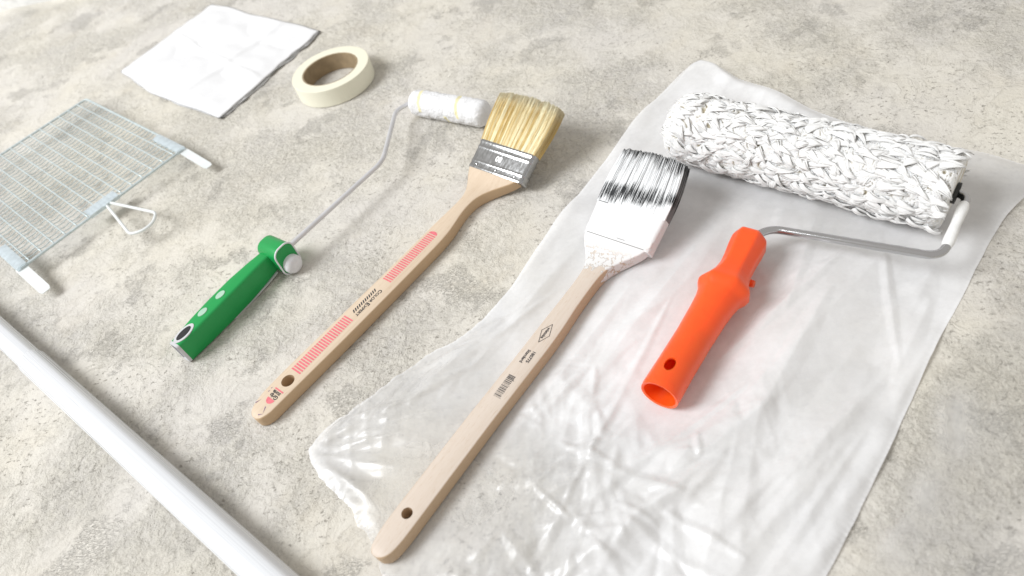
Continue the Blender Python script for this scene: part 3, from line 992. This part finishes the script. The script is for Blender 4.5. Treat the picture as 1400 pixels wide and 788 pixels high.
    th = -.12 + .75 * perlin(px / 38, py / 38, 23) + .45 * perlin(px / 17, py / 17, 24)
    wpx, wpy = px + 4 * perlin(px / 12, py / 12, 25), py + 4 * perlin(px / 12 + 5, py / 12, 26)
    al, ac = wpx * np.cos(th) + wpy * np.sin(th), -wpx * np.sin(th) + wpy * np.cos(th)
    lump = perlin(wpx / 19, wpy / 8, 27)
    s1 = ridged(al / 20, ac / 5.2, 28); s2 = ridged(al / 13, ac / 2.1, 29); s3 = ridged(al / 7, ac / 1.0, 30)
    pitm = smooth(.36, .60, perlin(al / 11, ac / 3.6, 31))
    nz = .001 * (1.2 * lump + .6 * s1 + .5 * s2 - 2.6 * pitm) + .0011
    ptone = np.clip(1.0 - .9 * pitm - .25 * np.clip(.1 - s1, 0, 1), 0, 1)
    nz = nz + .0022 * perlin(px / 45, py / 30, 34) + .0007
    nz = nz * smooth(0, .02, S_)
    for i in range(ns):
        s = i / (ns - 1)
        rings.append([loc(cen(s) + (n1 * math.cos(a) + n2 * math.sin(a)) * (rad_at(s) + nz[i, k])) for k, a in enumerate(A_[i])])
    mc = NT('paint_clogged_pile')
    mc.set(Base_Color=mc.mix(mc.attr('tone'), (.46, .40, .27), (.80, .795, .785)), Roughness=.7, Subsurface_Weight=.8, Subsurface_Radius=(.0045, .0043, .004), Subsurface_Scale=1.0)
    mc.bump(mc.noise(500, 4, .6), .0005, .7)
    V, F = rings_mesh(rings)
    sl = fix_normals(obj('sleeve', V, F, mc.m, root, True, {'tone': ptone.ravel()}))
    # dark end of the tube
    blk = plain('dark_tube_end', (.025, .025, .024), .6)
    e0, e1 = cen(1.0) + ax * .0004, cen(1.0) + ax * .003
    rg = lambda c, r: [loc(c + r * (n1 * math.cos(a) + n2 * math.sin(a))) for a in [2 * math.pi * k / 40 for k in range(40)]]
    V, F = rings_mesh([rg(e0, .0090), rg(e1, .0090), rg(e1, .0072), rg(e0 + ax * .001, .0068)])
    fix_normals(obj('tube_end', V, F, blk, sl, 40))
    r = np.random.default_rng(33)
    V, F, tone = [], [], []
    tm = NT('wet_white_yarn')
    to = tm.attr('tone')
    tm.set(Base_Color=tm.mix(to, (.76, .755, .735), (.80, .797, .79)), Roughness=.7, Specular_IOR_Level=.2)
    tm.bump(tm.noise(800, 3, .6), .0003, .5)
    NT_ = 1150
    for i in range(NT_):
        s = r.uniform(-.01, .965); a = r.uniform(-.45, 2 * math.pi - .45)
        # skip the part that is pressed flat underneath
        if math.sin(a) < -.93: continue
        sc = min(max(s, 0), 1)
        fl1 = pn(s * 7.0, a * 1.6, 41)
        fl2 = pn(s * 18.0, a * 3.5, 42)
        if pn(s * 26.0, a * 5.0, 44) < -.30: continue    # bare gaps
        flow = .15 + .9 * fl1 + .7 * fl2 + r.normal(0, .26)
        er = n1 * math.cos(a) + n2 * math.sin(a)
        et = -n1 * math.sin(a) + n2 * math.cos(a)
        R0 = rad_at(sc) + .0016 + .0022 * pn(s * Lr * 1000 / 45, a * 32 / 30, 34)
        c0 = cen(s) + er * R0
        d0 = ax * math.cos(flow) - et * math.sin(flow)
        sd = np.cross(er, d0)
        L = r.uniform(.010, .023)
        lift = r.uniform(.0006, .0040) * (1 + .3 * fl2)
        nst = r.integers(6, 10)
        wid = r.uniform(.0018, .0050)
        curl = r.normal(0, .28) + .5 * fl2
        tt = .72 + .28 * r.random()
        for j in range(-1, nst):
            off = (j / (nst - 1) - .5) * 2 + r.normal(0, .15) if j >= 0 else 0.0
            Lj = L * (r.uniform(.86, 1.06) - .16 * off * off * .5)
            rw = r.uniform(.0005, .00095)
            tl = r.normal(0, .00025)
            K = 5; b = len(V)
            for k in range(K):
                q = k / (K - 1)
                conv = (1 - .93 * q ** 1.4)
                side = off * wid * conv + curl * q * q * L * .6
                pz = lift * math.sin(math.pi * (.12 + .78 * q)) + tl * q - (R0 - math.sqrt(max(R0 ** 2 - (Lj * q * math.sin(flow)) ** 2, 1e-8)))
                p = c0 + d0 * (Lj * q) + sd * side + er * pz
                p[2] = max(p[2], FILM_Z + .0006)
                over = (p - ROL0) @ ax - Lr - .003
                if over > 0: p = p - ax * over
                rk = rw * (1.0 - .85 * q ** 2.2) if k else rw * .7
                yk = .8
                if j < 0: rk = max(.0004, wid * conv * 1.05); yk = .0008 / rk * (1 - .8 * q)
                for (x, y) in ((1, 0), (0, yk), (-1, 0), (0, -yk)):
                    V.append(loc(p + sd * (x * rk) + er * (y * rk))); tone.append(min(1, tt * (.70 + .6 * min(1, q * 2.2))))
                if k:
                    o0, o1 = b + 4 * (k - 1), b + 4 * k
                    for z in range(4): F.append((o0 + z, o0 + (z + 1) % 4, o1 + (z + 1) % 4, o1 + z))
            F.append((b + 4 * K - 4, b + 4 * K - 3, b + 4 * K - 2, b + 4 * K - 1)); F.append((b + 3, b + 2, b + 1, b))
    tf = obj('tufts', V, F, tm.m, sl, True, {'tone': tone}); tf['kind'] = 'stuff'
build_large_roller()

# ------------------------------------------------------------------ plastic films
def seg_dist(X, Y, p, q):
    d = np.array(q[:2]) - np.array(p[:2]); L2 = d @ d
    t = np.clip(((X - p[0]) * d[0] + (Y - p[1]) * d[1]) / L2, 0, 1)
    return np.hypot(X - p[0] - t * d[0], Y - p[1] - t * d[1])

def film_mesh(poly_px, step, height_fn, opac_fn, ragged=lambda q: np.ones(len(q))):
    P = np.array([at(*p)[:2] for p in poly_px])
    # densify and soften the outline
    Q = []
    for i in range(len(P)):
        a, b = P[i], P[(i + 1) % len(P)]
        n = max(1, int(np.linalg.norm(b - a) / .004))
        for k in range(n): Q.append(a + (b - a) * k / n)
    Q = np.array(Q)
    for _ in range(3): Q = (np.roll(Q, 1, 0) + 2 * Q + np.roll(Q, -1, 0)) / 4
    Q = Q + .0035 * ragged(Q)[:, None] * np.stack([perlin(Q[:, 0] * 38, Q[:, 1] * 38, 55) + .5 * perlin(Q[:, 0] * 110, Q[:, 1] * 110, 57), perlin(Q[:, 0] * 38 + 9, Q[:, 1] * 38, 56) + .5 * perlin(Q[:, 0] * 110, Q[:, 1] * 110 + 4, 58)], 1)
    x0, y0 = Q.min(0) - step; x1, y1 = Q.max(0) + step
    xs, ys = np.arange(x0, x1, step), np.arange(y0, y1, step)
    X, Y = np.meshgrid(xs, ys, indexing='ij')
    def inside(X, Y):
        c = np.zeros(X.shape, bool)
        j = len(Q) - 1
        for i in range(len(Q)):
            (xi, yi), (xj, yj) = Q[i], Q[j]
            c ^= ((yi > Y) != (yj > Y)) & (X < (xj - xi) * (Y - yi) / (yj - yi + 1e-15) + xi)
            j = i
        return c
    keep = inside(X[:-1, :-1] + step / 2, Y[:-1, :-1] + step / 2)
    used = np.zeros(X.shape, bool); cnt = np.zeros(X.shape, int)
    for di in (0, 1):
        for dj in (0, 1):
            used[di:di + keep.shape[0], dj:dj + keep.shape[1]] |= keep
            cnt[di:di + keep.shape[0], dj:dj + keep.shape[1]] += keep
    bd = used & (cnt < 4)
    bi = np.argwhere(bd)
    A, B = Q, np.roll(Q, -1, 0); D = B - A; L2 = (D ** 2).sum(1)
    for i, j in bi:
        p = np.array([X[i, j], Y[i, j]])
        t = np.clip(((p - A) * D).sum(1) / L2, 0, 1)
        C = A + D * t[:, None]; k = np.argmin(((C - p) ** 2).sum(1))
        X[i, j], Y[i, j] = C[k]
    # distance to the outline, coarse
    ed = np.full(X.shape, 9.0)
    for k in range(0, len(Q), 1):
        np.minimum(ed, np.hypot(X - Q[k, 0], Y - Q[k, 1]), out=ed)
    Z = height_fn(X, Y, ed); OP = opac_fn(X, Y, ed)
    idx = -np.ones(X.shape, int); idx[used] = np.arange(used.sum())
    V = np.stack([X[used], Y[used], Z[used]], 1)
    F = [(idx[i, j], idx[i + 1, j], idx[i + 1, j + 1], idx[i, j + 1]) for i, j in np.argwhere(keep)]
    return V, F, OP[used]

def film_material(name, tint=(.90, .90, .912), rough=.32):
    m = NT(name)
    for nd in (m.b,): m.t.nodes.remove(nd)
    op = m.attr('opacity')
    df = m.n('ShaderNodeBsdfDiffuse'); df.inputs['Color'].default_value = (*tint, 1)
    tl = m.n('ShaderNodeBsdfTranslucent'); tl.inputs['Color'].default_value = (*tint, 1)
    a1 = m.n('ShaderNodeMixShader'); a1.inputs[0].default_value = .18
    m.l(df.outputs[0], a1.inputs[1]); m.l(tl.outputs[0], a1.inputs[2])
    tr = m.n('ShaderNodeBsdfTransparent'); tr.inputs['Color'].default_value = (.97, .97, .97, 1)
    a2 = m.n('ShaderNodeMixShader')
    vary = m.math('MULTIPLY', op, m.ramp(m.noise(30, 5, .65), .25, .75, .88, 1.10))
    m.l(vary, a2.inputs[0]); m.l(tr.outputs[0], a2.inputs[1]); m.l(a1.outputs[0], a2.inputs[2])
    gl = m.n('ShaderNodeBsdfGlossy'); gl.inputs['Roughness'].default_value = rough
    gl.inputs['Color'].default_value = (1, 1, 1, 1)
    lw = m.n('ShaderNodeLayerWeight'); lw.inputs['Blend'].default_value = .5
    fr = m.math('ADD', m.math('MULTIPLY', m.math('POWER', lw.outputs['Facing'], 5.0), .85), .045)
    bp = m.n('ShaderNodeBump'); bp.inputs['Distance'].default_value = .0007; bp.inputs['Strength'].default_value = .4
    m.l(m.noise(1.0, 5, .65, vec=m.mapping(scale=(40, 140, 1), rot=(0, 0, -.7)), dist=.8), bp.inputs['Height'])
    for nd in (df, gl, lw): m.l(bp.outputs[0], nd.inputs['Normal'])
    a3 = m.n('ShaderNodeMixShader')
    m.l(fr, a3.inputs[0]); m.l(a2.outputs[0], a3.inputs[1]); m.l(gl.outputs[0], a3.inputs[2])
    m.l(a3.outputs[0], m.out.inputs['Surface'])
    return m.m

def build_films():
    poly = [(958, 90), (938, 97), (908, 126), (880, 152), (862, 172), (838, 207), (806, 248), (770, 292), (735, 342), (704, 388), (682, 414), (658, 440),
            (634, 461), (600, 478), (560, 503), (520, 534), (478, 566), (444, 590), (424, 612), (428, 640), (446, 660), (470, 688), (492, 716), (506, 742), (520, 775), (535, 820),
            (800, 850), (1090, 860), (1130, 788), (1168, 715), (1206, 636), (1244, 552), (1282, 468), (1318, 402), (1348, 340), (1372, 300), (1420, 250), (1420, 232), (1330, 214),
            (1240, 190), (1150, 166), (1085, 143), (1040, 124), (1005, 112), (985, 96)]
    bA, bB = at(540, 745), at(850, 330)
    oA, oB = at(900, 545), at(1035, 335)
    d1 = (at(1150, 380) - at(860, 700))[:2]; d1 /= np.linalg.norm(d1)
    c1 = np.array([-d1[1], d1[0]])
    tip = at(415, 625)[:2]
    tipdir = (at(640, 500) - at(415, 625))[:2]; ta = math.atan2(tipdir[1], tipdir[0])
    cr = at(760, 700)[:2]
    tl = at(960, 95)[:2]
    rc = np.random.default_rng(91)
    creases = []
    def add(cx, cy, ang, L, wd, h): creases.append((cx - math.cos(ang) * L / 2, cy - math.sin(ang) * L / 2, cx + math.cos(ang) * L / 2, cy + math.sin(ang) * L / 2, wd, h))
    da = math.atan2(d1[1], d1[0])
    for _ in range(46):          # long soft folds over the open part of the sheet
        c = at(rc.uniform(700, 1280), rc.uniform(230, 780))
        add(c[0], c[1], da + rc.normal(0, .28), rc.uniform(.08, .26), rc.uniform(.005, .016), rc.uniform(.0010, .0030))
    for _ in range(130):         # crumpled zone near the frame's lower edge
        c = at(rc.normal(770, 110), rc.uniform(520, 850))
        add(c[0], c[1], rc.uniform(0, math.pi), rc.uniform(.02, .075), rc.uniform(.0040, .011), rc.uniform(.0009, .0028) * rc.choice((1, 1, -.6)))
    for _ in range(110):         # gathered corner
        q, v = rc.uniform(.03, .24), rc.normal(0, .33)
        c = tip + q * np.array([math.cos(ta + v), math.sin(ta + v)])
        add(c[0], c[1], ta + v + rc.normal(0, .25), rc.uniform(.02, .08), rc.uniform(.0025, .007), rc.uniform(.0006, .0020) * rc.choice((1, 1, -.6)))
    for (ax_, ay_, bx_, by_, wd, h) in ((600, 800, 905, 560, .030, .0050), (960, 790, 1010, 600, .024, .0055), (960, 610, 1230, 330, .034, .0050), (700, 470, 800, 330, .022, .0040),
                                       (860, 640, 1060, 560, .022, .0040), (1080, 770, 1190, 500, .030, .0035), (560, 560, 690, 440, .018, .0045), (740, 800, 880, 690, .020, .0050)):
        p, q = at(ax_, ay_), at(bx_, by_)
        creases.append((p[0], p[1], q[0], q[1], wd, h))
    def crease_sum(X, Y):
        Z = np.zeros_like(X)
        for x0, y0, x1, y1, wd, h in creases:
            L = math.hypot(x1 - x0, y1 - y0); dx, dy = (x1 - x0) / L, (y1 - y0) / L
            u = ((X - x0) * dx + (Y - y0) * dy) / L; v = -(X - x0) * dy + (Y - y0) * dx
            mask = (u > 0) & (u < 1)
            Z += np.where(mask, h * np.clip(1 - np.abs(v) / (wd * (.35 + 2.6 * u * (1 - u))), 0, 1) * np.clip(4 * u * (1 - u), 0, 1) ** .7, 0)
        return np.maximum(Z, -.0015)
    def height(X, Y, ed):
        db = seg_dist(X, Y, bA, bB); do = seg_dist(X, Y, oA, oB); dr = seg_dist(X, Y, ROL0, ROL1)
        free = smooth(.010, .045, db) * smooth(.012, .05, do) * smooth(.02, .07, dr)
        s = X * d1[0] + Y * d1[1]; t = X * c1[0] + Y * c1[1]
        wx = .035 * perlin(X * 7, Y * 7, 61); wy = .035 * perlin(X * 7 + 9, Y * 7, 62)
        folds = .0030 * (.5 + perlin((s + wx) * 2.5, (t + wy) * 15, 63)) + .0016 * ridged((s + wx) * 4, (t + wy * .6) * 30, 64)
        def streak(ang, k, seed):
            c, sn = math.cos(ang), math.sin(ang)
            p, q = (X + wx * .5) * c + (Y + wy * .5) * sn, -(X + wx * .5) * sn + (Y + wy * .5) * c
            return np.maximum(ridged(p * k * .28, q * k, seed), -.2) * smooth(-.25, .45, perlin(X * 9 + seed, Y * 9, seed + 100))
        crum = .0016 * ridged((X + wx) * 9, (Y + wy) * 9, 65) + .0022 * streak(.55, 42, 66) + .0016 * streak(1.35, 60, 67) + .0014 * streak(-.2, 75, 73) + .0007 * streak(.8, 150, 74)
        dc = np.hypot(X - cr[0], Y - cr[1]); dt = np.hypot(X - tip[0], Y - tip[1])
        mc = np.clip(smooth(.23, .06, dc) + smooth(.20, .05, dt), 0, 1)
        an = np.arctan2(Y - tip[1], X - tip[0]) - ta
        pl = .0042 * (1 - np.abs(np.sin(an * 9 + 1.2 * perlin(X * 9, Y * 9, 68)))) * smooth(.02, .05, dt) * smooth(.20, .10, dt)
        dtop = np.hypot(X - tl[0], Y - tl[1])
        lift = .012 * smooth(.075, .0, dtop)
        big = .006 * (1 - np.abs(np.clip((t - (cr @ c1) + .055 + .03 * perlin(s * 5, t * 0, 69)) / .020, -1, 1))) * smooth(.30, .10, dc)
        z = FILM_Z * .7 + free * (folds * (1 - .6 * mc) + crum * .5 * (.18 + .82 * mc) + pl * .8 + big + crease_sum(X, Y)) + lift
        el_ = .0075 * smooth(.028, .004, ed) * np.clip(perlin(X * 11, Y * 11, 77) * 1.4, 0, 1) * smooth(.02, .06, db) * smooth(.03, .07, dr)
        return np.maximum(z * smooth(-.004, .012, ed) + .00015 + el_, .0002)
    def opac(X, Y, ed):
        dc = np.hypot(X - tip[0], Y - tip[1])
        nb = np.hypot(X - at(600, 745)[0], Y - at(600, 745)[1])
        o = .77 + .22 * perlin(X * 6, Y * 6, 75) - .24 * smooth(.20, .08, dc) - .42 * smooth(.13, .05, nb)
        o = o + .08 * perlin(X * 18, Y * 18, 71)
        tr = np.hypot(X - at(1400, 240)[0], Y - at(1400, 240)[1])
        o = o - .30 * smooth(.10, .02, tr)
        o = o + .14 * smooth(.004, .0, ed)
        return np.clip(o, .1, .95)
    V, F, op = film_mesh(poly, .0014, height, opac, lambda q: .10 + .9 * smooth(.30, .10, np.hypot(q[:, 0] - tip[0], q[:, 1] - tip[1])))
    o = V[:, :2].mean(0)
    f = obj('plastic_film', V - np.array([o[0], o[1], 0]), F, film_material('milky_plastic_film'), None, True, {'opacity': op})
    f.location = (o[0], o[1], 0)
    tag(f, 'crumpled milky plastic film sheet under the used brush and large roller', 'plastic sheet')
    # a thinner clear film beside it
    poly2 = [(1290, 505), (1325, 470), (1420, 410), (1440, 860), (1130, 860), (1170, 770), (1196, 735), (1222, 690), (1236, 650), (1248, 610), (1258, 550)]
    e0, e1, e2 = at(1282, 520)[:2], at(1290, 610)[:2], at(1200, 770)[:2]
    g0, g1 = at(1400, 540)[:2], at(1215, 750)[:2]
    def h2(X, Y, ed):
        dr = np.minimum(seg_dist(X, Y, e0, e1), seg_dist(X, Y, e1, e2))
        n = perlin(X * 14, Y * 14, 81)
        z = .0012 + .0035 * np.exp(-(dr / (.007 + .004 * n)) ** 2) + .0030 * np.exp(-(seg_dist(X, Y, g0, g1) / .006) ** 2) * (.6 + n) + .0016 * np.abs(perlin(X * 20, Y * 20, 82))
        return np.maximum(z * smooth(-.004, .01, ed), .0007)
    def o2(X, Y, ed):
        dr = np.minimum(seg_dist(X, Y, e0, e1), seg_dist(X, Y, e1, e2))
        n = perlin(X * 16, Y * 16, 83)
        return np.clip(.04 + .30 * np.exp(-(dr / .015) ** 2) * (.75 + n) + .06 * n, .0, .6) * smooth(0, .022, ed)
    V, F, op = film_mesh(poly2, .0024, h2, o2)
    o = V[:, :2].mean(0)
    f = obj('clear_film', V - np.array([o[0], o[1], 0]), F, film_material('clear_plastic_film'), None, True, {'opacity': op})
    f.location = (o[0], o[1], 0)
    tag(f, 'thin clear plastic film barely visible on bare floor beside the milky sheet', 'plastic sheet')
build_films()
